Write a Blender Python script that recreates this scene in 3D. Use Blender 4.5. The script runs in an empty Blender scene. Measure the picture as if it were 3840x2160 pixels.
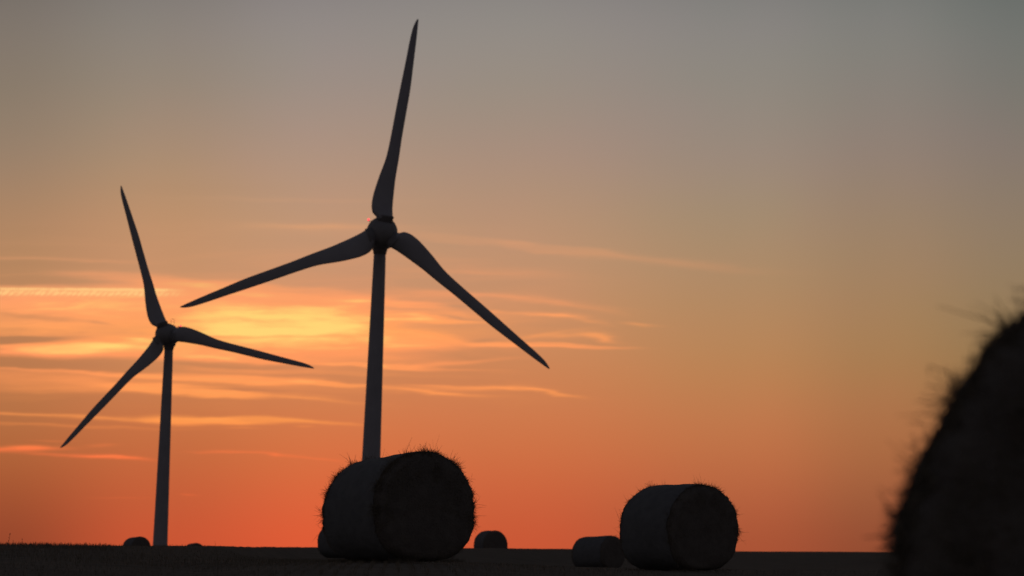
import bpy, bmesh, math, random
from mathutils import Vector, Matrix, noise
random.seed(7)
sc = bpy.context.scene
col = sc.collection
PI = math.pi

# ------------------------------------------------------------------ camera
FPX = 3840 * 200 / 36.0                 # 200 mm lens on a 36 mm sensor, in photo pixels
ROLL = math.radians(2.35)
YEYE = 2075.0
PITCH = math.atan((YEYE - 1080) / FPX)
ROT = Matrix.Rotation(PI / 2 + PITCH, 3, 'X') @ Matrix.Rotation(ROLL, 3, 'Z')
CAM = Vector((0, 0, 0))
AX = ROT @ Vector((0, 0, -1)); RT = ROT @ Vector((1, 0, 0)); UP = ROT @ Vector((0, 1, 0))

def ray(px, py):
    return AX + RT * ((px - 1920) / FPX) + UP * ((1080 - py) / FPX)
# the hillside frame: forward, right and the normal of the gently tilted field
F0 = ray(1920, YEYE).normalized()
NU = RT.cross(F0).normalized()
def frame_pt(s, t, h): return CAM + RT * s + F0 * t + NU * h
def to_st(px, t, py=2075):
    d = ray(px, py); k = t / d.dot(F0)
    return d.dot(RT) * k, t, d.dot(NU) * k

cd = bpy.data.cameras.new('camera'); co = bpy.data.objects.new('camera', cd); col.objects.link(co)
co.matrix_world = Matrix.Translation(CAM) @ ROT.to_4x4()
cd.lens = 200; cd.sensor_width = 36; cd.clip_start = 0.1; cd.clip_end = 30000
cd.dof.use_dof = True; cd.dof.focus_distance = 84; cd.dof.aperture_fstop = 6.7; cd.dof.aperture_blades = 0
sc.camera = co

# ------------------------------------------------------------------ helpers
def tag(o, label=None, cat=None, group=None, kind=None):
    if label: o['label'] = label
    if cat: o['category'] = cat
    if group: o['group'] = group
    if kind: o['kind'] = kind
    return o
def link(name, me, mat, parent=None, smooth=True):
    o = bpy.data.objects.new(name, me); col.objects.link(o)
    if mat: me.materials.append(mat)
    if parent: o.parent = parent
    if smooth:
        for p in me.polygons: p.use_smooth = True
    return o
def obj(name, vs, fs, mat, parent=None, smooth=True):
    me = bpy.data.meshes.new(name); me.from_pydata([tuple(v) for v in vs], [], fs); me.update()
    return link(name, me, mat, parent, smooth)
def empty(name, loc, rot=None):
    o = bpy.data.objects.new(name, None); col.objects.link(o); o.location = loc
    if rot is not None: o.rotation_euler = rot
    return o
class MB:
    def __init__(s): s.v = []; s.f = []
    def loft(s, rings, cap=True, closed=True):
        b = len(s.v); n = len(rings[0])
        for r in rings: s.v += [Vector(p) for p in r]
        for i in range(len(rings) - 1):
            for j in range(n if closed else n - 1):
                k = (j + 1) % n
                s.f.append((b + i*n + j, b + i*n + k, b + (i+1)*n + k, b + (i+1)*n + j))
        if cap:
            s.f.append(tuple(b + j for j in reversed(range(n))))
            e = b + (len(rings) - 1) * n
            s.f.append(tuple(e + j for j in range(n)))
    def tube(s, pts, rads, n=8, cap=True):
        rings = []
        for i, p in enumerate(pts):
            a = Vector(pts[max(i-1, 0)]); c = Vector(pts[min(i+1, len(pts)-1)])
            d = (c - a).normalized()
            x = d.orthogonal().normalized(); y = d.cross(x)
            r = rads[i] if hasattr(rads, '__len__') else rads
            rings.append([Vector(p) + (x*math.cos(2*PI*j/n) + y*math.sin(2*PI*j/n))*r for j in range(n)])
        s.loft(rings, cap)
    def rev(s, prof, axis='Y', n=40, c=(0, 0, 0), cap=True):
        rings = []
        for (a, r) in prof:
            ring = []
            for j in range(n):
                t = 2*PI*j/n
                p = (r*math.cos(t), a, r*math.sin(t)) if axis == 'Y' else (r*math.cos(t), r*math.sin(t), a)
                ring.append(Vector(p) + Vector(c))
            rings.append(ring)
        s.loft(rings, cap)
    def ball(s, c, r, n=12, m=8):
        s.rev([(-r*math.cos(PI*i/m), max(r*math.sin(PI*i/m), r*.02)) for i in range(m+1)], 'Z', n, c)
    def build(s, name, mat, parent=None, smooth=True):
        return obj(name, s.v, s.f, mat, parent, smooth)

# ------------------------------------------------------------------ materials
def material(name, c1, c2, scale=4, rough=.8, bump=0.0, bscale=30, spec=.3, stretch=(1, 1, 1)):
    m = bpy.data.materials.new(name); m.use_nodes = True
    nt = m.node_tree; N = nt.nodes; L = nt.links
    b = N['Principled BSDF']; b.inputs['Roughness'].default_value = rough
    b.inputs['Specular IOR Level'].default_value = spec
    tc = N.new('ShaderNodeTexCoord'); mp = N.new('ShaderNodeMapping'); mp.inputs['Scale'].default_value = stretch
    L.new(tc.outputs['Object'], mp.inputs[0])
    nz = N.new('ShaderNodeTexNoise'); nz.inputs['Scale'].default_value = scale; nz.inputs['Detail'].default_value = 6
    L.new(mp.outputs[0], nz.inputs['Vector'])
    r = N.new('ShaderNodeValToRGB'); r.color_ramp.elements[0].position = .3; r.color_ramp.elements[1].position = .7
    r.color_ramp.elements[0].color = (*c1, 1); r.color_ramp.elements[1].color = (*c2, 1)
    L.new(nz.outputs['Fac'], r.inputs[0]); L.new(r.outputs[0], b.inputs['Base Color'])
    if bump:
        n2 = N.new('ShaderNodeTexNoise'); n2.inputs['Scale'].default_value = bscale; n2.inputs['Detail'].default_value = 5
        L.new(mp.outputs[0], n2.inputs['Vector'])
        bp = N.new('ShaderNodeBump'); bp.inputs['Strength'].default_value = bump; bp.inputs['Distance'].default_value = .03
        L.new(n2.outputs['Fac'], bp.inputs['Height']); L.new(bp.outputs[0], b.inputs['Normal'])
    return m
M_paint = material('turbine_paint', (.43, .42, .45), (.49, .48, .51), .35, .45, spec=.35)
M_hub = material('hub_paint', (.30, .285, .29), (.35, .335, .335), .6, .55)
M_metal = material('dark_metal', (.09, .09, .09), (.13, .13, .13), 3, .5)
M_straw = material('straw', (.165, .147, .132), (.205, .183, .160), 9, .95, .7, 40, .1)
M_net = material('net_wrapped_straw', (.17, .172, .176), (.215, .218, .222), 7, .75, .5, 60, .2)
M_loose = material('loose_straw', (.19, .16, .12), (.27, .23, .175), 30, .9, spec=.1)
M_soil = material('stubble_soil', (.16, .135, .11), (.23, .195, .155), .8, 1, .6, 6, .05)
M_stub = material('stubble_straw', (.18, .155, .115), (.26, .22, .165), 5, .9, spec=.1)
M_weed = material('dry_weed', (.10, .09, .05), (.16, .13, .08), 20, .9, spec=.1)
M_red = bpy.data.materials.new('red_beacon'); M_red.use_nodes = True
_b = M_red.node_tree.nodes['Principled BSDF']; _b.inputs['Base Color'].default_value = (.5, .02, .02, 1)
_b.inputs['Emission Color'].default_value = (1, .07, .08, 1); _b.inputs['Emission Strength'].default_value = 2.2

# ------------------------------------------------------------------ the sky
def lin(c): 
    return tuple(((v/255)/12.92 if v/255 <= .04045 else ((v/255 + .055)/1.055)**2.4) for v in c)
def sky(px, py):
    d = ray(px, py); k = 57.2958 / d.dot(F0)
    return d.dot(RT)*k, d.dot(NU)*k
DEG = 372.3
w = bpy.data.worlds.new('World'); sc.world = w; w.use_nodes = True
nt = w.node_tree; N = nt.nodes; L = nt.links; N.clear()
def val(x, sock):
    if isinstance(x, (int, float)): sock.default_value = x
    else: L.new(x, sock)
def mth(op, a, b=None, c=None, clamp=False):
    n = N.new('ShaderNodeMath'); n.operation = op; n.use_clamp = clamp
    val(a, n.inputs[0])
    if b is not None: val(b, n.inputs[1])
    if c is not None: val(c, n.inputs[2])
    return n.outputs[0]
def vdot(a, v):
    n = N.new('ShaderNodeVectorMath'); n.operation = 'DOT_PRODUCT'; L.new(a, n.inputs[0]); n.inputs[1].default_value = v
    return n.outputs['Value']
def smooth(x, a, b, lo=0., hi=1.):
    n = N.new('ShaderNodeMapRange'); n.interpolation_type = 'SMOOTHSTEP'
    L.new(x, n.inputs[0]); n.inputs[1].default_value = a; n.inputs[2].default_value = b
    n.inputs[3].default_value = lo; n.inputs[4].default_value = hi
    return n.outputs[0]
def comb(x, y, z=0.):
    n = N.new('ShaderNodeCombineXYZ'); val(x, n.inputs[0]); val(y, n.inputs[1]); val(z, n.inputs[2]); return n.outputs[0]
def tex(vec, scale, detail, sx=1., sy=1., dist=0., off=0.):
    mp = N.new('ShaderNodeMapping'); mp.inputs['Scale'].default_value = (sx, sy, 1); mp.inputs['Location'].default_value = (off, off*.7, off*.3)
    L.new(vec, mp.inputs[0])
    n = N.new('ShaderNodeTexNoise'); n.inputs['Scale'].default_value = scale; n.inputs['Detail'].default_value = detail
    n.inputs['Distortion'].default_value = dist; L.new(mp.outputs[0], n.inputs['Vector'])
    return n.outputs['Fac']
def mixc(f, a, b):
    n = N.new('ShaderNodeMix'); n.data_type = 'RGBA'; val(f, n.inputs[0])
    for s, i in ((a, 6), (b, 7)):
        if isinstance(s, tuple): n.inputs[i].default_value = (*s, 1)
        else: L.new(s, n.inputs[i])
    return n.outputs[2]
geo = N.new('ShaderNodeTexCoord').outputs['Generated']
fd = vdot(geo, F0); fdc = mth('MAXIMUM', fd, .08)
az = mth('MULTIPLY', mth('DIVIDE', vdot(geo, RT), fdc), 57.2958)
el = mth('MULTIPLY', mth('DIVIDE', vdot(geo, NU), fdc), 57.2958)

ROWS = [0, 300, 560, 800, 1050, 1300, 1500, 1700, 1880, 2060]
GRID = {
 0:    [(124,117,110),(136,122,107),(150,129,107),(173,134,99),(188,138,94),(190,125,80),(184,118,72),(178,100,57),(166,80,45),(148,66,38)],
 600:  [(134,129,124),(148,134,120),(165,141,114),(188,145,105),(203,148,106),(210,140,92),(202,122,75),(198,106,62),(200,92,52),(205,82,46)],
 1200: [(143,137,136),(154,142,132),(171,146,126),(189,150,117),(205,150,110),(212,140,93),(210,127,79),(216,113,66),(221,99,56),(226,88,48)],
 1900: [(144,139,137),(152,141,130),(165,143,122),(180,147,113),(197,148,106),(205,138,90),(207,126,80),(209,112,68),(206,96,56),(205,84,48)],
 2800: [(134,132,130),(143,136,127),(152,138,121),(162,141,110),(174,140,99),(184,134,88),(192,125,80),(193,112,70),(184,95,58),(172,80,48)],
 3300: [(126,127,124),(134,129,120),(143,130,114),(153,132,104),(162,132,94),(168,127,84),(174,118,76),(172,106,66),(161,90,55),(148,73,44)],
 3840: [(111,115,112),(120,119,111),(129,119,105),(138,122,98),(145,123,89),(148,120,80),(150,112,72),(148,100,62),(140,84,50),(125,66,42)],
}
for _x in GRID:                     # measured against the photograph: a touch rosier aloft, softer near the horizon
    g_ = [list(c_) for c_ in GRID[_x]]
    for k_ in range(2, 5):
        g_[k_] = [g_[k_][0] + 1.5, g_[k_][1] - (1.5 if _x > 1500 else .5), g_[k_][2] + (3.5 if _x > 1500 else 2)]
    for k_ in (8, 9): g_[k_] = [g_[k_][0] - 3, g_[k_][1] + 1, g_[k_][2] + 4]
    if _x == 3840: g_[2:5] = [[v + 3 for v in c_] for c_ in g_[2:5]]
    GRID[_x] = g_
E0, E1 = sky(1920, 2160)[1], sky(1920, -700)[1]
elf = mth('DIVIDE', mth('SUBTRACT', el, E0), E1 - E0, clamp=True)
def ramp(fac, stops, interp='B_SPLINE'):
    n = N.new('ShaderNodeValToRGB'); r = n.color_ramp; r.interpolation = interp
    stops = sorted(stops)
    while len(r.elements) < len(stops): r.elements.new(.5)
    for e, (p, c) in zip(r.elements, stops): e.position = p; e.color = (*c, 1)
    L.new(fac, n.inputs[0]); return n.outputs[0]
def epos(py): return (sky(1920, py)[1] - E0) / (E1 - E0)
hue = tex(comb(az, el), .55, 2, 1, 1.6, 0, 3.)
base = None; prev = None
for x, cols in GRID.items():
    st = [(epos(y), lin(c)) for y, c in zip(ROWS, cols)]
    st.append((epos(-700), lin(tuple(v*.72 for v in cols[0]))))
    c = ramp(elf, st)
    a = sky(x, 1080)[0]
    base = c if base is None else mixc(smooth(az, prev, a), base, c)
    prev = a
# the warped sky plane in which the cirrus lies
wz = tex(comb(az, el), 1.0, 4, .55, 1.6, 0, 1.)
wz2 = tex(comb(az, el), 3.2, 4, .45, 2.2, 0, 5.)
elw = mth('ADD', el, mth('ADD', mth('MULTIPLY', mth('SUBTRACT', wz, .5), .10), mth('MULTIPLY', mth('SUBTRACT', wz2, .5), .055)))
azw = mth('ADD', az, mth('MULTIPLY', mth('SUBTRACT', wz2, .5), .5))
P = comb(azw, elw)
P1 = comb(azw, elw, 1.)
# wisps: x0, y0, x1, y1 of the long axis, half thickness, strength, edge power
WISPS = [
 # broad lit veil
 (-500,1190,1750,1215,95,.50,4),(-300,1120,900,1130,45,.18,4),(-400,1310,900,1330,22,.10,4),
 (560,1300,1640,1315,55,.46,4),(-300,1070,1200,1100,30,.10,4),
 # bright core
 (660,1204,1470,1208,40,.26,8),(700,1192,1500,1198,58,.20,4),(800,1195,1330,1200,36,.12,2),(780,1246,1200,1247,8,.20,2),(1120,1218,1260,1222,9,.24,2),(1010,1190,1150,1194,7,.18,2),
 (880,1180,1000,1186,8,.12,2),(1200,1232,1400,1238,9,.12,2),(780,1225,1000,1215,7,.10,2),
 (760,1264,1330,1265,5,-.16,4),
 # upper fringe, sharp upper edge
 (250,1030,900,1078,16,.30,4),(640,1060,1450,1120,18,.26,4),(620,1090,1100,1112,12,.10,2),(760,1120,1230,1130,8,-.16,2),
 (1250,1128,1420,1126,7,.30,2),(1180,1150,1420,1143,12,.20,2),
 (1430,1136,1690,1148,10,.34,4),(1400,1168,1660,1190,9,.34,2),(1440,1203,1830,1206,7,.38,4),(1480,1190,1640,1192,9,.30,2),(1620,1160,1830,1185,8,.22,2),
 (1440,1174,1540,1172,3,-.25,2),(1560,1176,1800,1196,3,-.20,2),(1650,1146,1760,1150,5,-.16,2),
 # left side
 (-250,960,280,970,6,.16,2),(200,974,560,990,6,.20,2),(-250,983,420,1002,10,-.14,2),(-250,1045,420,1062,10,-.26,2),(-300,1062,430,1066,7,-.20,2),
 (40,1135,500,1150,16,.16,2),(120,1160,560,1205,10,.14,2),(-60,1172,330,1214,6,-.24,2),(300,1214,420,1222,4,-.22,2),(330,1235,560,1238,7,-.10,2),(60,1100,330,1110,5,-.10,2),
 (-220,1270,230,1274,10,-.62,4),(150,1262,330,1266,5,-.20,2),(20,1306,470,1308,19,.44,4),(-80,1318,420,1326,9,.20,2),(300,1296,560,1302,9,.24,2),(-100,1302,40,1306,4,-.3,2),
 (400,1270,640,1274,7,.34,2),(460,1284,600,1284,5,.16,2),
 (300,1335,900,1345,14,.10,2),(560,1330,980,1356,6,.18,2),
 # gap and the long streaks below
 (-400,1355,640,1368,20,-.22,4),(640,1362,1150,1378,8,-.30,4),(760,1386,1500,1408,5,.14,2),(900,1400,1380,1420,7,-.10,2),
 (-250,1370,320,1394,4,.26,2),(230,1390,760,1420,6,.44,2),(560,1410,1200,1434,13,.50,4),(1080,1430,1400,1446,7,.48,4),(900,1436,1080,1438,6,.26,2),
 (-300,1400,560,1440,28,.28,4),(540,1400,1300,1440,30,.12,4),(300,1440,800,1460,16,.28,2),(-200,1455,500,1466,8,.18,2),
 (420,1446,960,1480,14,.44,4),(700,1470,1000,1492,10,.34,4),(620,1452,1000,1464,4,-.30,2),
 (960,1480,1330,1508,5,.26,2),(1000,1482,1250,1490,7,.14,2),
 (-200,1546,300,1556,4,.24,2),(180,1556,620,1574,6,.30,2),(560,1566,860,1578,14,.44,4),(600,1566,840,1576,9,.24,2),(760,1572,1120,1581,11,.44,4),(850,1586,960,1590,5,.22,2),(1060,1580,1340,1596,5,.30,2),
 (-200,1586,600,1602,4,.16,2),(860,1602,980,1606,3,.14,2),(1100,1602,1160,1603,3,.14,2),
 (-160,1692,110,1686,6,.40,2),(40,1680,170,1678,6,.46,2),(90,1682,280,1676,5,.26,2),(80,1696,360,1708,5,.22,2),(320,1706,520,1720,5,.60,2),(330,1706,430,1712,4.5,.24,2),
 (340,1664,430,1664,4,.16,2),(140,1650,260,1650,3,.10,2),
 (760,1692,960,1702,3.5,.26,2),(940,1702,1120,1714,4,.26,2),(1000,1709,1050,1712,3.5,.22,2),(1110,1712,1290,1732,4,.24,2),
 (680,1856,740,1858,3,.26,2),(370,1868,560,1868,3,.09,2),
 # right of the tall turbine
 (1180,1366,1440,1378,6,.42,4),(1340,1376,1640,1382,7,.44,4),(1500,1378,1700,1362,6,.30,2),(1620,1372,1900,1346,5,.26,2),(1560,1388,1780,1390,4,.16,2),
 (1400,1330,1800,1318,13,-.20,2),
 (1380,1270,1720,1282,30,.30,4),(1600,1262,1860,1296,9,.26,2),(1760,1290,2340,1298,7,.40,4),(1700,1296,2200,1302,4,.18,2),(1740,1274,1860,1278,5,-.16,2),
 (1900,1274,2160,1238,5,.20,2),(2040,1262,2230,1250,6,.20,2),(2200,1248,2300,1262,7,.34,2),(2240,1262,2330,1276,5,.26,2),
 (1880,1172,2060,1184,6,.22,2),(2020,1180,2150,1187,5,.40,2),(1850,1166,1900,1164,4,.26,2),(2120,1188,2260,1216,5,.16,2),(2330,1212,2450,1222,3.5,.22,2),
 (1640,1098,1960,1116,8,.20,2),(1880,1112,2240,1150,7,.16,2),(1440,1092,1760,1106,12,.20,2),(2100,1140,2300,1176,7,.10,2),
 (1410,1452,1700,1478,5,.38,2),(1560,1474,1840,1480,5,.30,2),(1540,1456,1800,1456,7,.30,2),(1740,1454,1960,1448,5,.40,2),(1880,1450,2000,1456,4,.28,2),(1960,1448,2060,1456,4,.34,2),(2020,1456,2150,1480,4.5,.40,2),(1500,1447,1760,1449,3,.20,2),
 # faint high sheets
 (1520,878,1980,914,12,.15,4),(1860,907,2320,960,13,.16,4),(2200,955,2760,1002,12,.14,2),(1600,1000,2100,1034,14,.15,2),(1480,1010,1900,1024,7,.10,2),(1440,960,1900,985,18,.07,2),
 (1000,842,1400,850,7,.28,2),(800,850,1600,862,16,.09,2),(760,738,1440,752,6,.10,2),(900,1000,1400,985,30,.08,2),(300,690,1100,700,18,-.05,2),
]
c = None
for (x0, y0, x1, y1, T, amp, pw) in WISPS:
    a0, e0 = sky(x0, y0); a1, e1 = sky(x1, y1)
    an = math.atan2(e1-e0, a1-a0); sx = math.hypot(a1-a0, e1-e0)/2*(1.08 if pw == 2 else 1.05); sy = T/DEG*1.42
    ca, sa = math.cos(an), math.sin(an); mx, my = (a0+a1)/2, (e0+e1)/2
    qx = vdot(P1, (ca/sx, sa/sx, -(ca*mx + sa*my)/sx)); qy = vdot(P1, (-sa/sy, ca/sy, (sa*mx - ca*my)/sy))
    q = mth('MULTIPLY_ADD', qx, qx, mth('MULTIPLY', qy, qy))
    if pw >= 4: q = mth('MULTIPLY', q, q)
    if pw == 8: q = mth('MULTIPLY', q, q)
    g = mth('POWER', .36788, q)
    c = mth('MULTIPLY_ADD', g, amp, c if c is not None else 0.)
# fine fibres and mottling
fib = tex(P, 2.6, 7, .35, 3.2, .4, 9.)
fib2 = tex(P, 7.5, 5, .5, 2.6, .3, 17.)
c = mth('MULTIPLY', c, mth('ADD', .50, mth('ADD', mth('MULTIPLY', fib, .62), mth('MULTIPLY', fib2, .42))))
zone = mth('MULTIPLY', smooth(el, sky(0, 1620)[1], sky(0, 1400)[1]), mth('MULTIPLY', smooth(el, sky(0, 760)[1], sky(0, 1050)[1]), smooth(az, sky(2500, 1200)[0], sky(1500, 1200)[0])))
c = mth('ADD', c, mth('MULTIPLY', zone, mth('MULTIPLY', mth('SUBTRACT', fib, .5), .34)))
# contrail: a thin bright line with a row of curling puffs under it
c0 = sky(0, 1083); c1 = sky(700, 1088)
ce = mth('SUBTRACT', el, mth('ADD', c0[1], mth('MULTIPLY', mth('SUBTRACT', az, c0[0]), (c1[1]-c0[1])/(c1[0]-c0[0]))))
def gau(x, mu, s): 
    t = mth('DIVIDE', mth('SUBTRACT', x, mu), s); return mth('POWER', .36788, mth('MULTIPLY', t, t))
pn = tex(comb(az, 0.), 5.0, 3, 1, 1, 0, 2.)
def wave(period, shear, ph=0.):
    t = mth('ADD', mth('MULTIPLY', mth('ADD', az, mth('MULTIPLY', ce, shear)), 2*PI/(period/DEG)), mth('MULTIPLY', pn, 13.))
    return mth('MULTIPLY_ADD', mth('SINE', mth('ADD', t, ph)), .5, .5)
pn2 = tex(comb(az, el), 14., 3, 1, 2., .4, 4.)
puff = mth('MULTIPLY', gau(ce, -16/DEG, 8.5/DEG), mth('MULTIPLY_ADD', mth('MULTIPLY', wave(23, -.9), smooth(pn, .3, .62, .3, 1.)), .40, .20))
line = mth('MULTIPLY', gau(ce, 0., 5.2/DEG), mth('MULTIPLY_ADD', wave(10, 0.), .14, mth('MULTIPLY', smooth(az, sky(60, 1080)[0], sky(420, 1080)[0], .28, .52), 1.)))
fill = mth('MULTIPLY', gau(ce, -8/DEG, 10/DEG), .09)
ctr = mth('MULTIPLY', mth('ADD', line, mth('ADD', fill, puff)), smooth(az, sky(715, 1080)[0], sky(560, 1080)[0]))
c = mth('MAXIMUM', c, -.35)
LIT = [(600,(196,156,124)),(850,(222,160,116)),(1000,(232,156,108)),(1120,(254,160,104)),(1240,(255,162,94)),(1330,(255,154,95)),(1440,(255,154,88)),(1570,(255,154,80)),(1690,(250,120,68)),(1860,(232,106,60)),(2060,(226,88,48))]
lit = ramp(elf, [(epos(y), lin(cc)) for y, cc in LIT], 'LINEAR')
skyc = mixc(mth('MULTIPLY', mth('MAXIMUM', c, 0.), 1.7, clamp=True), base, lit)
skyc = mixc(mth('MULTIPLY', smooth(c, .62, 1.30), smooth(el, sky(0, 1500)[1], sky(0, 1320)[1], .12, 1.)), skyc, lin((255, 213, 118)))
skyc = mixc(mth('MULTIPLY', mth('MULTIPLY', ctr, smooth(pn2, .25, .7, .55, 1.15)), 2.5, clamp=True), skyc, lin((255, 196, 126)))
skyc = mixc(mth('MULTIPLY', mth('MINIMUM', c, 0.), -.5, clamp=True), skyc, lin((150, 112, 84)))
# very slight unevenness of the haze
hz = mixc(smooth(hue, .3, .7), (.99, 1.004, .99), (1.01, .996, 1.008))
mm = N.new('ShaderNodeMix'); mm.data_type = 'RGBA'; mm.blend_type = 'MULTIPLY'; mm.inputs[0].default_value = 1
L.new(skyc, mm.inputs[6]); L.new(hz, mm.inputs[7]); skyc = mm.outputs[2]
# afterglow falls off away from the sunset; the rest of the dome is dusk blue
away = smooth(fd, math.cos(math.radians(42)), math.cos(math.radians(7)))
updir = N.new('ShaderNodeSeparateXYZ'); L.new(geo, updir.inputs[0])
dusk = mixc(smooth(updir.outputs[2], -.05, .7), (.090, .077, .078), (.024, .027, .037))
out = mixc(away, dusk, skyc)
bg = N.new('ShaderNodeBackground'); L.new(out, bg.inputs[0]); bg.inputs[1].default_value = 1
wo = N.new('ShaderNodeOutputWorld'); L.new(bg.outputs[0], wo.inputs[0])
w.cycles.sampling_method = 'MANUAL'; w.cycles.sample_map_resolution = 512

sd = bpy.data.lights.new('sun', 'SUN'); sd.energy = .02; sd.angle = math.radians(6); sd.color = (1, .5, .25)
so = bpy.data.objects.new('sun', sd); col.objects.link(so)
sdir = ray(1100, 1900).normalized(); so.rotation_euler = sdir.to_track_quat('Z', 'Y').to_euler()

# ------------------------------------------------------------------ the field
PROF = [  # sideways position a (1 = right edge of the view), then matching (distance, height to eye level) knots
 (-1.0, [(0,-1.1),(14.5,-.78),(50,-.24),(75,-.03),(92,.08),(108,.145),(125,.10),(200,-.35),(560,-.60),(937,-12),(1324,-15),(9000,-30)]),
 (-.78, [(0,-1.1),(14.5,-.78),(60,-.20),(85,-.06),(105,.07),(125,.160),(145,.10),(220,-.35),(560,-.60),(937,-12),(1324,-15),(9000,-30)]),
 (-.60, [(0,-1.1),(14.5,-.78),(75,-.17),(100,-.06),(125,.08),(152,.198),(175,.12),(260,-.35),(560,-.60),(937,-12),(1324,-15),(9000,-30)]),
 (-.40, [(0,-1.1),(14.5,-.78),(79,-.13),(130,-.17),(232,-.215),(272,.30),(290,.20),(340,-.25),(560,-1.0),(937,-12),(1324,-15),(9000,-30)]),
 (-.22, [(0,-1.1),(14.5,-.78),(79,-.13),(150,-.17),(232,-.22),(272,.27),(290,.18),(340,-.25),(560,-1.2),(937,-12),(1324,-15),(9000,-30)]),
 (-.03, [(0,-1.1),(14.5,-.78),(80,-.19),(160,-.30),(236,-.42),(285,.25),(300,.16),(350,-.25),(560,-1.6),(937,-12),(1324,-15),(9000,-30)]),
 (.11,  [(0,-1.1),(14.5,-.77),(88,-.25),(170,-.45),(250,-.69),(335,.26),(352,.16),(400,-.30),(600,-1.6),(937,-12),(1324,-15),(9000,-30)]),
 (.35,  [(0,-1.1),(14.5,-.76),(99,-.32),(180,-.54),(258,-.71),(385,.17),(405,.08),(450,-.30),(620,-1.6),(937,-12),(1324,-15),(9000,-30)]),
 (.50,  [(0,-1.1),(14.5,-.76),(99,-.36),(180,-.56),(258,-.71),(400,.12),(420,.05),(460,-.30),(620,-1.6),(937,-12),(1324,-15),(9000,-30)]),
 (1.0,  [(0,-1.1),(14.5,-.76),(99,-.42),(180,-.60),(258,-.71),(400,.06),(420,0),(460,-.30),(620,-1.6),(937,-12),(1324,-15),(9000,-30)]),
]
def mono(tb, t):
    n = len(tb)
    if t <= tb[0][0]: return tb[0][1]
    if t >= tb[-1][0]: return tb[-1][1]
    i = 0
    while tb[i+1][0] < t: i += 1
    def sl(k):
        if k <= 0 or k >= n-1: return 0.
        d0 = (tb[k][1]-tb[k-1][1])/(tb[k][0]-tb[k-1][0]); d1 = (tb[k+1][1]-tb[k][1])/(tb[k+1][0]-tb[k][0])
        return 0. if d0*d1 <= 0 else 2*d0*d1/(d0+d1)
    h = tb[i+1][0]-tb[i][0]; x = (t-tb[i][0])/h; m0, m1 = sl(i)*h, sl(i+1)*h
    return (2*x**3-3*x*x+1)*tb[i][1] + (x**3-2*x*x+x)*m0 + (-2*x**3+3*x*x)*tb[i+1][1] + (x**3-x*x)*m1
def gh(s, t):
    r = math.hypot(s, t)
    if t > .05*r: a = max(-1.0, min(1.0, (s/t)*FPX/1920))
    else: a = -1.0 if s < 0 else 1.0
    r2 = t if t > .97*r else r
    k = 0
    while k < len(PROF)-2 and PROF[k+1][0] < a: k += 1
    x = (a-PROF[k][0])/(PROF[k+1][0]-PROF[k][0]); x = .5*x + .5*x*x*(3-2*x)
    h = mono([(p[0]*(1-x)+q[0]*x, p[1]*(1-x)+q[1]*x) for p, q in zip(PROF[k][1], PROF[k+1][1])], r2)
    if r2 < 700:
        h += .012*noise.noise((s*.9, t*.35, 0)) + .02*noise.noise((s*.12, t*.05, 3))*min(1, r2/60)
    else: h += .5*noise.noise((s*.01, t*.01, 3))
    return h
radii = [0.0]; r = .6
while r < 9000:
    radii.append(r)
    if r < 60: r *= 1.10
    elif r < 480: r += 2.2
    else: r *= 1.05
angs = []
a = -8.0
while a < 8.0: angs.append(a); a += .08
a = 8.0
while a < 352: angs.append(a); a += 2.0 if (a < 40 or a > 320) else 4.0
vs = []; fs = []; na = len(angs)
for rr in radii:
    for a in angs:
        s = rr*math.sin(math.radians(a)); t = rr*math.cos(math.radians(a))
        vs.append(frame_pt(s, t, gh(s, t)))
for i in range(len(radii)-1):
    for j in range(na):
        k = (j+1) % na
        fs.append((i*na+j, i*na+k, (i+1)*na+k, (i+1)*na+j))
g = obj('field', vs, fs, M_soil); tag(g, kind='structure')
def ground_pt(s, t, dh=0): return frame_pt(s, t, gh(s, t) + dh)

# stubble left by the harvest, in drilled rows
def blade(mb, p, d, wd, side):
    b = len(mb.v)
    mb.v += [p - side*wd, p + side*wd, p + d + side*wd*.5, p + d - side*wd*.5]
    mb.f.append((b, b+1, b+2, b+3))
mb = MB(); rs = random.Random(3)
def scatter(count, t0, t1, hmin, hmax, wd, a0=-1.12, a1=1.12):
    for _ in range(count):
        t = math.exp(rs.uniform(math.log(t0), math.log(t1))); a = rs.uniform(a0, a1)
        s = a*1920/FPX*t
        s = round((s + t*.02)/.16)*.16 - t*.02 + rs.gauss(0, .02)
        p = ground_pt(s, t, -.005)
        h = rs.uniform(hmin, hmax)*(.7 + .6*max(0, noise.noise((s*.7, t*.7, 9))+.5))
        d = (NU + RT*rs.gauss(0, .22) + F0*rs.gauss(0, .22))*h
        ang = rs.uniform(0, PI); side = RT*math.cos(ang) + F0*math.sin(ang)
        blade(mb, p, d, wd, side)
scatter(16000, 45, 100, .02, .055, .0028)
scatter(14000, 70, 150, .02, .05, .003, -1.12, -.2)
scatter(9000, 100, 300, .015, .04, .004)
scatter(3500, 98, 124, .03, .075, .003, -1.12, -.78)
st = mb.build('stubble', M_stub, None, False); tag(st, 'short cut straw stubble covering the dark field', 'stubble', kind='stuff')

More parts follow.
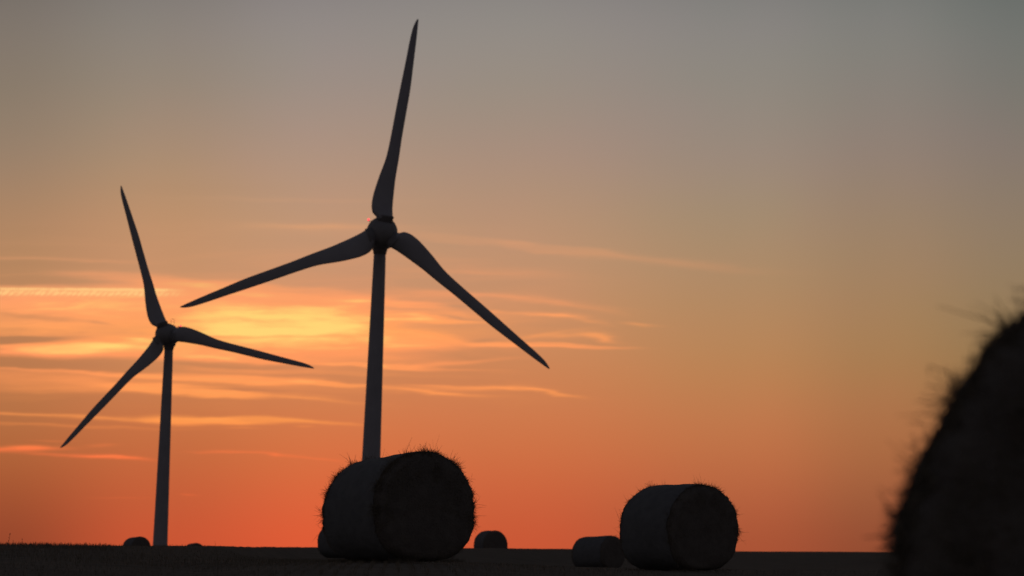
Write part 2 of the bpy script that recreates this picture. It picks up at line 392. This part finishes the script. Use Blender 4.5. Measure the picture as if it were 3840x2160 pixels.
# ------------------------------------------------------------------ wind turbines
RR = 35.5; PXM = 806/RR
BL = [(40,-29,29,.95),(52,-36,29,.9),(62,-49,27.5,.66),(86,-58,23,.5),(120,-59.5,19.5,.38),(160,-55,17,.33),(205,-47.5,14.8,.30),(245,-39,15,.29),(285,-32.8,15,.29),(360,-29,13.5,.27),(443,-27,14.2,.25),(540,-24,15,.22),(640,-20,11.2,.19),(731,-17,7.4,.17),(775,-13.2,4.8,.16),(797,-7.5,3.2,.16),(807,-3.5,2.4,.16),(810,-1.6,1.2,.16)]
def interp(tb, r, k):
    for i in range(len(tb)-1):
        if tb[i+1][0] >= r:
            x = (r-tb[i][0])/(tb[i+1][0]-tb[i][0]); 
            y0, y1 = tb[i][k], tb[i+1][k]
            m0 = (y1-tb[max(i-1,0)][k])/(tb[i+1][0]-tb[max(i-1,0)][0])*(tb[i+1][0]-tb[i][0]) if i else y1-y0
            j = min(i+2, len(tb)-1)
            m1 = (tb[j][k]-y0)/(tb[j][0]-tb[i][0])*(tb[i+1][0]-tb[i][0])
            return (2*x**3-3*x*x+1)*y0+(x**3-2*x*x+x)*m0+(-2*x**3+3*x*x)*y1+(x**3-x*x)*m1
    return tb[-1][k]
def blade_mesh():
    m = MB(); rings = []
    rs_ = [40, 46, 52, 57, 62, 68, 76, 86, 100] + [120 + i*18 for i in range(37)] + [780, 788, 795, 800, 804, 807, 809, 810]
    rs_ = sorted(set(rs_))
    for r in rs_:
        tr = interp(BL, r, 1); le = interp(BL, r, 2); th = interp(BL, r, 3)
        cw = (le - tr); tw = math.radians(max(2, 20*(1 - r/520)))
        ring = []
        n = 22
        for j in range(n):
            t = 2*PI*j/n
            x = math.cos(t)                       # 1 = leading edge, -1 = trailing edge
            f = max(0, min(1, (r-50)/60))
            y = math.sin(t)*(1 - f*.55*(1-(x+1)/2))  # thinner towards the trailing edge
            X = tr + cw*(x+1)/2; Y = y*cw/2*th
            Y += (x*cw/2)*math.tan(tw)*f*.8
            ring.append(Vector((X/PXM, Y/PXM, r/PXM)))
        rings.append(ring)
    m.loft(rings)
    return m
def make_turbine(loc, yaw, phi0, hubz, label):
    root = empty('wind_turbine', loc)
    tag(root, label, 'wind turbine', 'two wind turbines against the sunset')
    # tower: tapered steel tube with flanged section joints
    t = MB(); prof = [(-2.0, 2.05)]
    top = hubz - 3.2
    for i in range(41):
        z = top*i/40; prof.append((z, (2.0 + .031*(top - z))/2))
    t.rev(prof, 'Z', 48); t.build('tower', M_paint, root)
    head = Matrix.Translation((0, 0, hubz)) @ Matrix.Rotation(yaw, 4, 'Z')
    def put(o): o.matrix_local = head; return o
    OH = -4.2                                     # the rotor hangs this far in front of the tower axis
    m = MB(); m.rev([(-3.45, 1.12), (-3.05, 1.12), (-2.95, 1.22), (-2.62, 1.22), (-2.52, 1.5), (-1.7, 1.62)], 'Z', 40)
    put(m.build('yaw_ring', M_hub, root))
    m = MB(); pr = []
    for i in range(29):
        x = i/28; y = OH + 1.15 + x*8.6
        rr_ = 2.5*math.sqrt(max(0, 1 - (max(0, x-.12)/.885)**2.1))
        pr.append((y, max(rr_, .03)))
    m.rev(pr, 'Y', 48); put(m.build('nacelle', M_paint, root))
    m = MB(); pr = []
    for i in range(23):
        x = i/22; y = OH - 2.9 + x*3.95
        pr.append((y, max(2.56*math.sqrt(max(0, 1-((1-x)**2.0))), .03)))
    m.rev(pr, 'Y', 48); put(m.build('spinner', M_hub, root))
    bm_ = blade_mesh(); collar = MB()
    collar.rev([(1.55, 1.34), (2.42, 1.34), (2.44, 1.44), (2.62, 1.44), (2.64, 1.30), (2.70, 1.30)], 'Z', 36)
    bme = cme = None
    for k in range(3):
        ph = phi0 + k*2*PI/3
        R = head @ Matrix.Translation((0, OH - .9, 0)) @ Matrix.Rotation(ph, 4, 'Y')
        if bme is None:
            o = bm_.build('rotor_blade', M_paint, root); bme = o.data
            q = collar.build('blade_collar', M_hub, o); cme = q.data
        else:
            o = bpy.data.objects.new('rotor_blade', bme); col.objects.link(o); o.parent = root
            q = bpy.data.objects.new('blade_collar', cme); col.objects.link(q); q.parent = o
        o.matrix_local = R
    # obstruction lights on short arms and the wind sensor frame on the roof
    yb = 3.2
    for sgn in (-1, 1):
        m = MB(); m.tube([(sgn*.8, yb, 1.4), (sgn*1.3, yb, 2.1), (sgn*1.94, yb, 2.1)], .06, 8)
        m.tube([(sgn*1.9, yb, 2.06), (sgn*1.9, yb, 2.2)], .09, 8)
        arm = put(m.build('beacon_arm', M_metal, root))
        m = MB(); m.rev([(2.17, .12), (2.22, .17), (2.34, .19), (2.46, .15), (2.52, .05)], 'Z', 16, (sgn*1.9, yb, 0))
        lamp = m.build('beacon_lamp', M_red, arm)
    m = MB(); xa = -.1
    for x in (xa-.38, xa+.38): m.tube([(x, yb+.3, 1.7), (x, yb+.3, 3.75)], .035, 6)
    m.tube([(xa-.38, yb+.3, 3.75), (xa+.38, yb+.3, 3.75)], .03, 6)
    m.tube([(xa-.38, yb+.3, 3.1), (xa+.38, yb+.3, 3.1)], .03, 6)
    m.ball((xa, yb+.3, 3.84), .08, 8, 6)
    put(m.build('wind_sensor', M_metal, root))
    return root
def solve_turbine(hx, hy, dist, yaw, phi, hubz, label):
    # place so that the rotor hub stands in the direction measured, base on the land beyond the crest
    d = ray(hx, hy); P0 = CAM + d*(dist/d.dot(F0))
    off = Matrix.Rotation(yaw, 3, 'Z') @ Vector((0, -5.1, 0))
    base = P0 - off; base.z -= hubz
    return make_turbine(base, yaw, phi, hubz, label)
solve_turbine(1436, 868, 937, math.radians(5.4), math.radians(9.3 - 2.35), 64, 'taller nearer wind turbine with glowing red lamp beside hub, tower behind the big centre bale')
solve_turbine(618, 1252, 1303, math.radians(-8.5), math.radians(-16.9 - 2.35), 64, 'smaller farther wind turbine on the left, its whole tower visible down to the field edge')

# ------------------------------------------------------------------ round straw bales
def strand(mb, p, d, ln, wd, bend, rnd):
    x = d.orthogonal().normalized(); y = d.cross(x)
    a = rnd.uniform(0, 2*PI); bdir = x*math.cos(a) + y*math.sin(a)
    pts = [p, p + d*ln*.5 + bdir*bend*ln*.35, p + d*ln + bdir*bend*ln]
    b = len(mb.v)
    for i, q in enumerate(pts):
        k = wd*(1, .9, .45)[i]
        for j in range(3):
            t = 2*PI*j/3; mb.v.append(q + (x*math.cos(t) + y*math.sin(t))*k)
    for i in range(2):
        for j in range(3):
            k = (j+1) % 3; mb.f.append((b+i*3+j, b+i*3+k, b+(i+1)*3+k, b+(i+1)*3+j))
    mb.f.append((b+6, b+7, b+8))
def make_bale(px, ybot, t, phi, label, seed, D=1.5, LEN=1.5, wide=1.06, far=.94, nstraw=4000, wd=.002, res=96, maxlen=.09, extra=None, sink=0., tilt=0., tuft=1.0, basept=None, foot=.09, flare=0., side_tuft=0):
    """near end faces the camera, turned phi to the right"""
    rnd = random.Random(seed); R = D/2
    if basept is None:
        s, _, h = to_st(px, t, ybot); bp = frame_pt(s, t, h)
    else: bp = basept
    root = empty('round_bale', bp)
    X = (F0*(-math.cos(phi)) + RT*math.sin(phi)); X.normalize()     # axis towards the near end
    Z = NU.copy(); Y = Z.cross(X).normalized(); Z = X.cross(Y).normalized()
    root.rotation_mode = 'QUATERNION'
    M3 = Matrix((X, Y, Z)).transposed()
    root.rotation_quaternion = M3.to_quaternion()
    tag(root, label, 'straw bale', 'round straw bales lying on the stubble field')
    so_ = seed*13.7
    def shape(u, th, rr=1.0):
        """u along the axis -1 (far) .. 1 (near); th round; returns a point on the roll"""
        k = far + (1-far)*(u+1)/2
        r = R*k*rr
        cy, cz = math.cos(th), math.sin(th)
        n = noise.noise((u*1.3+so_, cy*1.2, cz*1.2))*.03 + noise.noise((u*4+so_, cy*5, cz*5))*.010*tuft
        edge = max(0, abs(u)-.8)/.2
        n += noise.noise((u*9+so_, cy*13, cz*13))*(.006+.024*edge)*tuft + noise.noise((u*20+so_, cy*34, cz*34))*.016*edge*tuft
        sg_ = 1 + (foot*(2*cy*cz)**2 if cz < 0 else 0)   # sags outwards below its middle
        if flare: sg_ *= 1 + flare*max(0., min(1., (.45 - cz)/1.1))
        y = cy*r*wide*(1+n)*sg_; z = cz*r*(1+n)*(1 + (sg_-1)*.6)
        z0 = R*k*1.0
        zz = z + z0
        # a flattened foot where its weight presses on the ground
        if zz < .05: zz = .05 - (.05-zz)*.35
        return Vector((u*LEN/2, y, zz + tilt*u*LEN/2))
    # the straw roll
    m = MB(); rings = []
    us = [(-1.0, .02), (-1.02, .3), (-1.03, .6), (-1.015, .80), (-.985, .90), (-.93, .96), (-.85, .99)] + [(-.7 + i*.1, 1.0) for i in range(14)] + [(.7, .999), (.79, .993), (.87, .978), (.93, .952), (.975, .91), (1.005, .84), (1.02, .74), (1.03, .58), (1.035, .3), (1.03, .02)]
    for u, rr_ in us:
        ring = []
        for j in range(res):
            th = 2*PI*j/res
            p = shape(u, th, rr_)
            k = far + (1-far)*(max(-1, min(1, u))+1)/2
            if rr_ < .99:
                p.x += noise.noise((p.y*6+so_, p.z*6, u))*.025 + .012*math.sin(rr_*60 + th)*tuft
            ring.append(p)
        rings.append(ring)
    m.loft(rings); body = m.build('straw_roll', M_straw, root)
    # the net wrap round its side
    m = MB(); rings = []
    for i in range(25):
        ring = []
        for j in range(res):
            th = 2*PI*j/res
            e = noise.noise((math.cos(th)*3+so_, math.sin(th)*3, 2.))*.05 + noise.noise((math.cos(th)*11+so_, math.sin(th)*11, 4.))*.025
            u = -.84 + i/24*(1.68 + e)
            p = shape(u, th, 1.0 - .02*max(0., (abs(u)-.7)/.15)**2); ce_ = Vector((p.x, 0, R*(far+(1-far)*(u+1)/2) + tilt*u*LEN/2))
            q = p - ce_; ring.append(ce_ + q*(1 + .011/R))
        rings.append(ring)
    m.loft(rings, cap=False); m.build('net_wrap', M_net, root)
    # loose straw sticking out at the rims, over the ends and here and there through the net
    m = MB()
    for _ in range(nstraw):
        q = rnd.random()
        th = rnd.uniform(-.35, PI+.35) if rnd.random() < .8 else rnd.uniform(0, 2*PI)
        cl = noise.noise((math.cos(th)*4.5+so_, math.sin(th)*4.5, 5.)) + .5*noise.noise((math.cos(th)*14+so_, math.sin(th)*14, 8.))
        if q < .84 and cl < 0 and rnd.random() < .5: continue
        rad = Vector((0, math.cos(th), math.sin(th)))
        if q < .52:      # rims
            near = rnd.random() < .6
            u = rnd.gauss(.88, .07) if near else rnd.gauss(-.9, .06)
            u = max(-1.0, min(1.0, u)); v_ = abs(u)
            k_ = [(0, 1), (.7, .999), (.79, .993), (.87, .978), (.93, .952), (.975, .91), (1.001, .84)] if u > 0 else [(0, 1), (.85, .99), (.93, .96), (.985, .90), (1.001, .85)]
            for (a0_, r0_), (a1_, r1_) in zip(k_, k_[1:]):
                if a0_ <= v_ < a1_: rr_ = r0_ + (r1_-r0_)*(v_-a0_)/(a1_-a0_)
            p = shape(u, th, rr_ - .002)
            d = rad*rnd.uniform(-.1, 1) + Vector((rnd.gauss(.12 if near else -.12, .5), 0, 0)) + Vector((0, -rad.z, rad.y))*rnd.gauss(0, .9)
            ln = rnd.uniform(.015, maxlen)*(.55+2.0*max(0, cl+.2))*rnd.choice((.6, 1, 1, 1.4))
            if rnd.random() < .02: ln *= 2.2; d = rad + Vector((rnd.gauss(0, .4), rnd.gauss(0, .4), rnd.gauss(0, .4)))
        elif q < .84:    # the ends
            near = rnd.random() < .75; rr_ = math.sqrt(rnd.random())*.95
            p = shape(1.0 if near else -1.0, th, rr_*.9); sg = 1 if near else -1
            p.x += sg*.01
            d = Vector((sg*rnd.uniform(.1, .8), rnd.gauss(0, .7), rnd.gauss(0, .7))); ln = rnd.uniform(.02, maxlen*.8)
        else:            # through the net
            u = rnd.uniform(-.9, .85)
            p = shape(u, th, 1.0)
            d = rad*rnd.uniform(0, .35) + Vector((rnd.gauss(0, .25), 0, 0)) + Vector((0, -rad.z, rad.y))*rnd.choice((-1, 1))
            ln = rnd.uniform(.01, maxlen*.45)
        if p.z < .0: continue
        d.normalize()
        strand(m, p, d, ln, wd*rnd.uniform(.7, 1.3), rnd.uniform(-.6, .6), rnd)
    for _ in range(int(nstraw*.06)):      # litter pressed out round the foot
        th = rnd.uniform(0, 2*PI); u = rnd.uniform(-1, 1) if rnd.random() < .6 else rnd.choice((-1, 1))
        p = Vector((u*LEN/2 + rnd.gauss(0, .05), math.copysign(R*.62, math.cos(th))*rnd.uniform(.4, 1.25), rnd.uniform(0, .04)))
        strand(m, p, Vector((rnd.gauss(0, 1), rnd.gauss(0, 1), rnd.uniform(.05, .7))).normalized(), rnd.uniform(.03, .10), wd, rnd.uniform(-.5, .5), rnd)
    for _ in range(side_tuft):            # straw pulled loose low on one flank
        th = PI + rnd.gauss(-.03, .12)
        p = shape(rnd.uniform(.3, 1.0), th, .99)
        strand(m, p, Vector((rnd.gauss(0, .5), -1, rnd.gauss(-.35, .5))).normalized(), rnd.uniform(.015, .06), wd*1.3, rnd.uniform(-.5, .5), rnd)
    if extra:
        inv = M3.inverted()
        for (x0, y0, x1, y1, tt, ew) in extra:
            a_, b_ = [inv @ (CAM + ray(x, y)*(tt/ray(x, y).dot(F0)) - bp) for x, y in ((x0, y0), (x1, y1))]
            strand(m, a_, (b_-a_).normalized(), (b_-a_).length, ew, rnd.uniform(-.12, .12), rnd)
    ls = m.build('loose_straw', M_loose, root, False); ls['kind'] = 'stuff'
    return root
def on_ground(px, t, sink=.02):
    s, _, h = to_st(px, t); return ground_pt(s, t, -sink)
rad_ = math.radians
make_bale(1487, 2110, 79, rad_(34), 'largest sharp straw bale at the centre, in front of the tall turbine tower', 1, nstraw=17000, wd=.0019, res=128, far=.91, wide=1.07, D=1.55, LEN=1.62, foot=.11, maxlen=.07,
          extra=[(1700,1722,1708,1699,78.5,.002),(1716,1750,1726,1722,78.5,.0018),(1719,1752,1712,1732,78.5,.0015),(1764,1796,1784,1796,78.5,.0018),(1762,1800,1778,1810,78.5,.0018),(1768,1790,1771,1774,78.5,.0016),(1788,1890,1827,1898,78.5,.0018),(1786,1850,1799,1864,78.5,.0016),(1206,1966,1196,1955,79.5,.0015),(1190,2008,1168,2034,79.5,.0018),(1216,1900,1212,1882,79.5,.0015),(1790,1905,1812,1900,78.5,.0015)])
make_bale(2546, 2144, 99, rad_(38), 'second largest straw bale standing alone right of centre, overlapping a smaller bale', 2, nstraw=11000, wd=.0019, res=112, D=1.52, far=.98, wide=1.05, maxlen=.058,
          extra=[(2322,1945,2304,1902,98.5,.0024),(2333,1925,2315,1908,98.5,.0016),(2683,1836,2685,1805,98.5,.0018),(2322,1912,2338,1912,98.5,.0013),(2354,1885,2345,1868,98.5,.0018),(2376,1866,2362,1850,98.5,.0018),(2776,2020,2800,2040,98.5,.0018),(2776,2028,2800,2026,98.5,.0014),(2775,1990,2783,2010,98.5,.0015),(2322,2000,2304,1984,98.5,.0015)])
make_bale(1840, 2090, 322, rad_(25), 'small straw bale alone on the skyline, right of the centre bale', 3, nstraw=900, wd=.003, res=64, far=1.0, wide=1.0, maxlen=.05)
make_bale(2243, 2137, 250, rad_(50), 'low straw bale half hidden behind the left side of the second largest bale', 4, nstraw=1200, wd=.003, res=64, far=.95, maxlen=.06, wide=1.12, LEN=1.86)
make_bale(1283, 2095, 232, rad_(40), 'straw bale almost wholly hidden behind the lower left of the centre bale', 5, nstraw=900, wd=.003, res=64, maxlen=.05)
make_bale(511, 2092, 400, rad_(35), 'distant straw bale on the skyline just left of the far turbine tower', 6, nstraw=500, wd=.003, res=48, maxlen=.05, wide=1.05)
make_bale(727, 2093, 560, rad_(30), 'farthest and tiniest straw bale, barely showing right of the far turbine tower', 8, nstraw=300, wd=.003, res=48, maxlen=.04)
s, _, h = to_st(4542, 14.6, 2080)
make_bale(0, 0, 0, rad_(-8), 'huge blurred close straw bale cut off by the right edge of the frame', 9, nstraw=34000, wd=.0016, res=200, maxlen=.08, wide=1.0, far=1.0, basept=frame_pt(s + .75*math.sin(rad_(8)), 14.6 + .75*math.cos(rad_(8)), h-.75), tuft=2.0, foot=.03, flare=.135, side_tuft=350, D=1.535,
          extra=[(3385,1975,3296,1845,14.5,.0028),(3372,1970,3318,1890,14.5,.0022),(3345,2008,3235,2012,14.5,.0026),(3440,1850,3365,1885,14.5,.0024),(3560,1400,3480,1375,14.5,.0024),(3480,1375,3485,1410,14.5,.002),(3470,1590,3405,1580,14.5,.002),(3520,1530,3450,1500,14.5,.002),(3450,1650,3400,1680,14.5,.002),(3520,1455,3470,1440,14.5,.0024),(3440,1700,3410,1730,14.5,.002)])

# ------------------------------------------------------------------ weeds on the crest at the left
def weed(px, ytop, xtop, t, label, r0=.004, fork=None, head=True):
    s, _, h = to_st(px, t); b = ground_pt(s, t, -.02)
    s1, _, h1 = to_st(xtop, t, ytop); tp = frame_pt(s1, t, h1)
    root = empty('weed', b); tag(root, label, 'weed', 'thin dry weeds on the field crest')
    v = tp - b; m = MB()
    mid = v*.5 + RT*v.length*.05
    m.tube([Vector((0,0,0)), mid, v], [r0, r0*.8, r0*.5], 5)
    for k in range(3):
        q = v*(.25+.2*k); sd_ = 1 if k % 2 else -1
        m.tube([q, q + RT*sd_*v.length*.06 + NU*v.length*.06], [r0*.6, r0*.2], 4)
    m.build('stem', M_weed, root, False)
    if head:
        m = MB(); d = v.normalized()
        m.tube([v*.88, v*.93, v*.98, v*1.02], [r0*.6, r0*2.0, r0*1.6, r0*.3], 6)
        m.build('seed_head', M_weed, root)
weed(25, 2000, 38, 108, 'tallest thin weed leaning right at the far left edge', .005)
weed(82, 2020, 83, 108, 'upright thin weed second from the left edge', .0045)
weed(50, 2026, 49, 108, 'short weed between the two tallest ones at the left edge', .0035)
weed(156, 2036, 155, 109, 'tiny upright weed third tallest from the left edge', .0035, head=False)
weed(334, 2036, 334, 112, 'lone short weed left of the distant bale beside the turbine tower', .0035)
weed(814, 2030, 806, 60, 'faint blurred weed stalk right of the farthest tiny bale', .0025, head=False)

# ------------------------------------------------------------------ render settings
sc.render.engine = 'CYCLES'
sc.view_settings.view_transform = 'Standard'; sc.view_settings.look = 'None'
sc.view_settings.exposure = 0; sc.view_settings.gamma = 1
sc.render.resolution_x = 1024; sc.render.resolution_y = 576
sc.cycles.max_bounces = 3
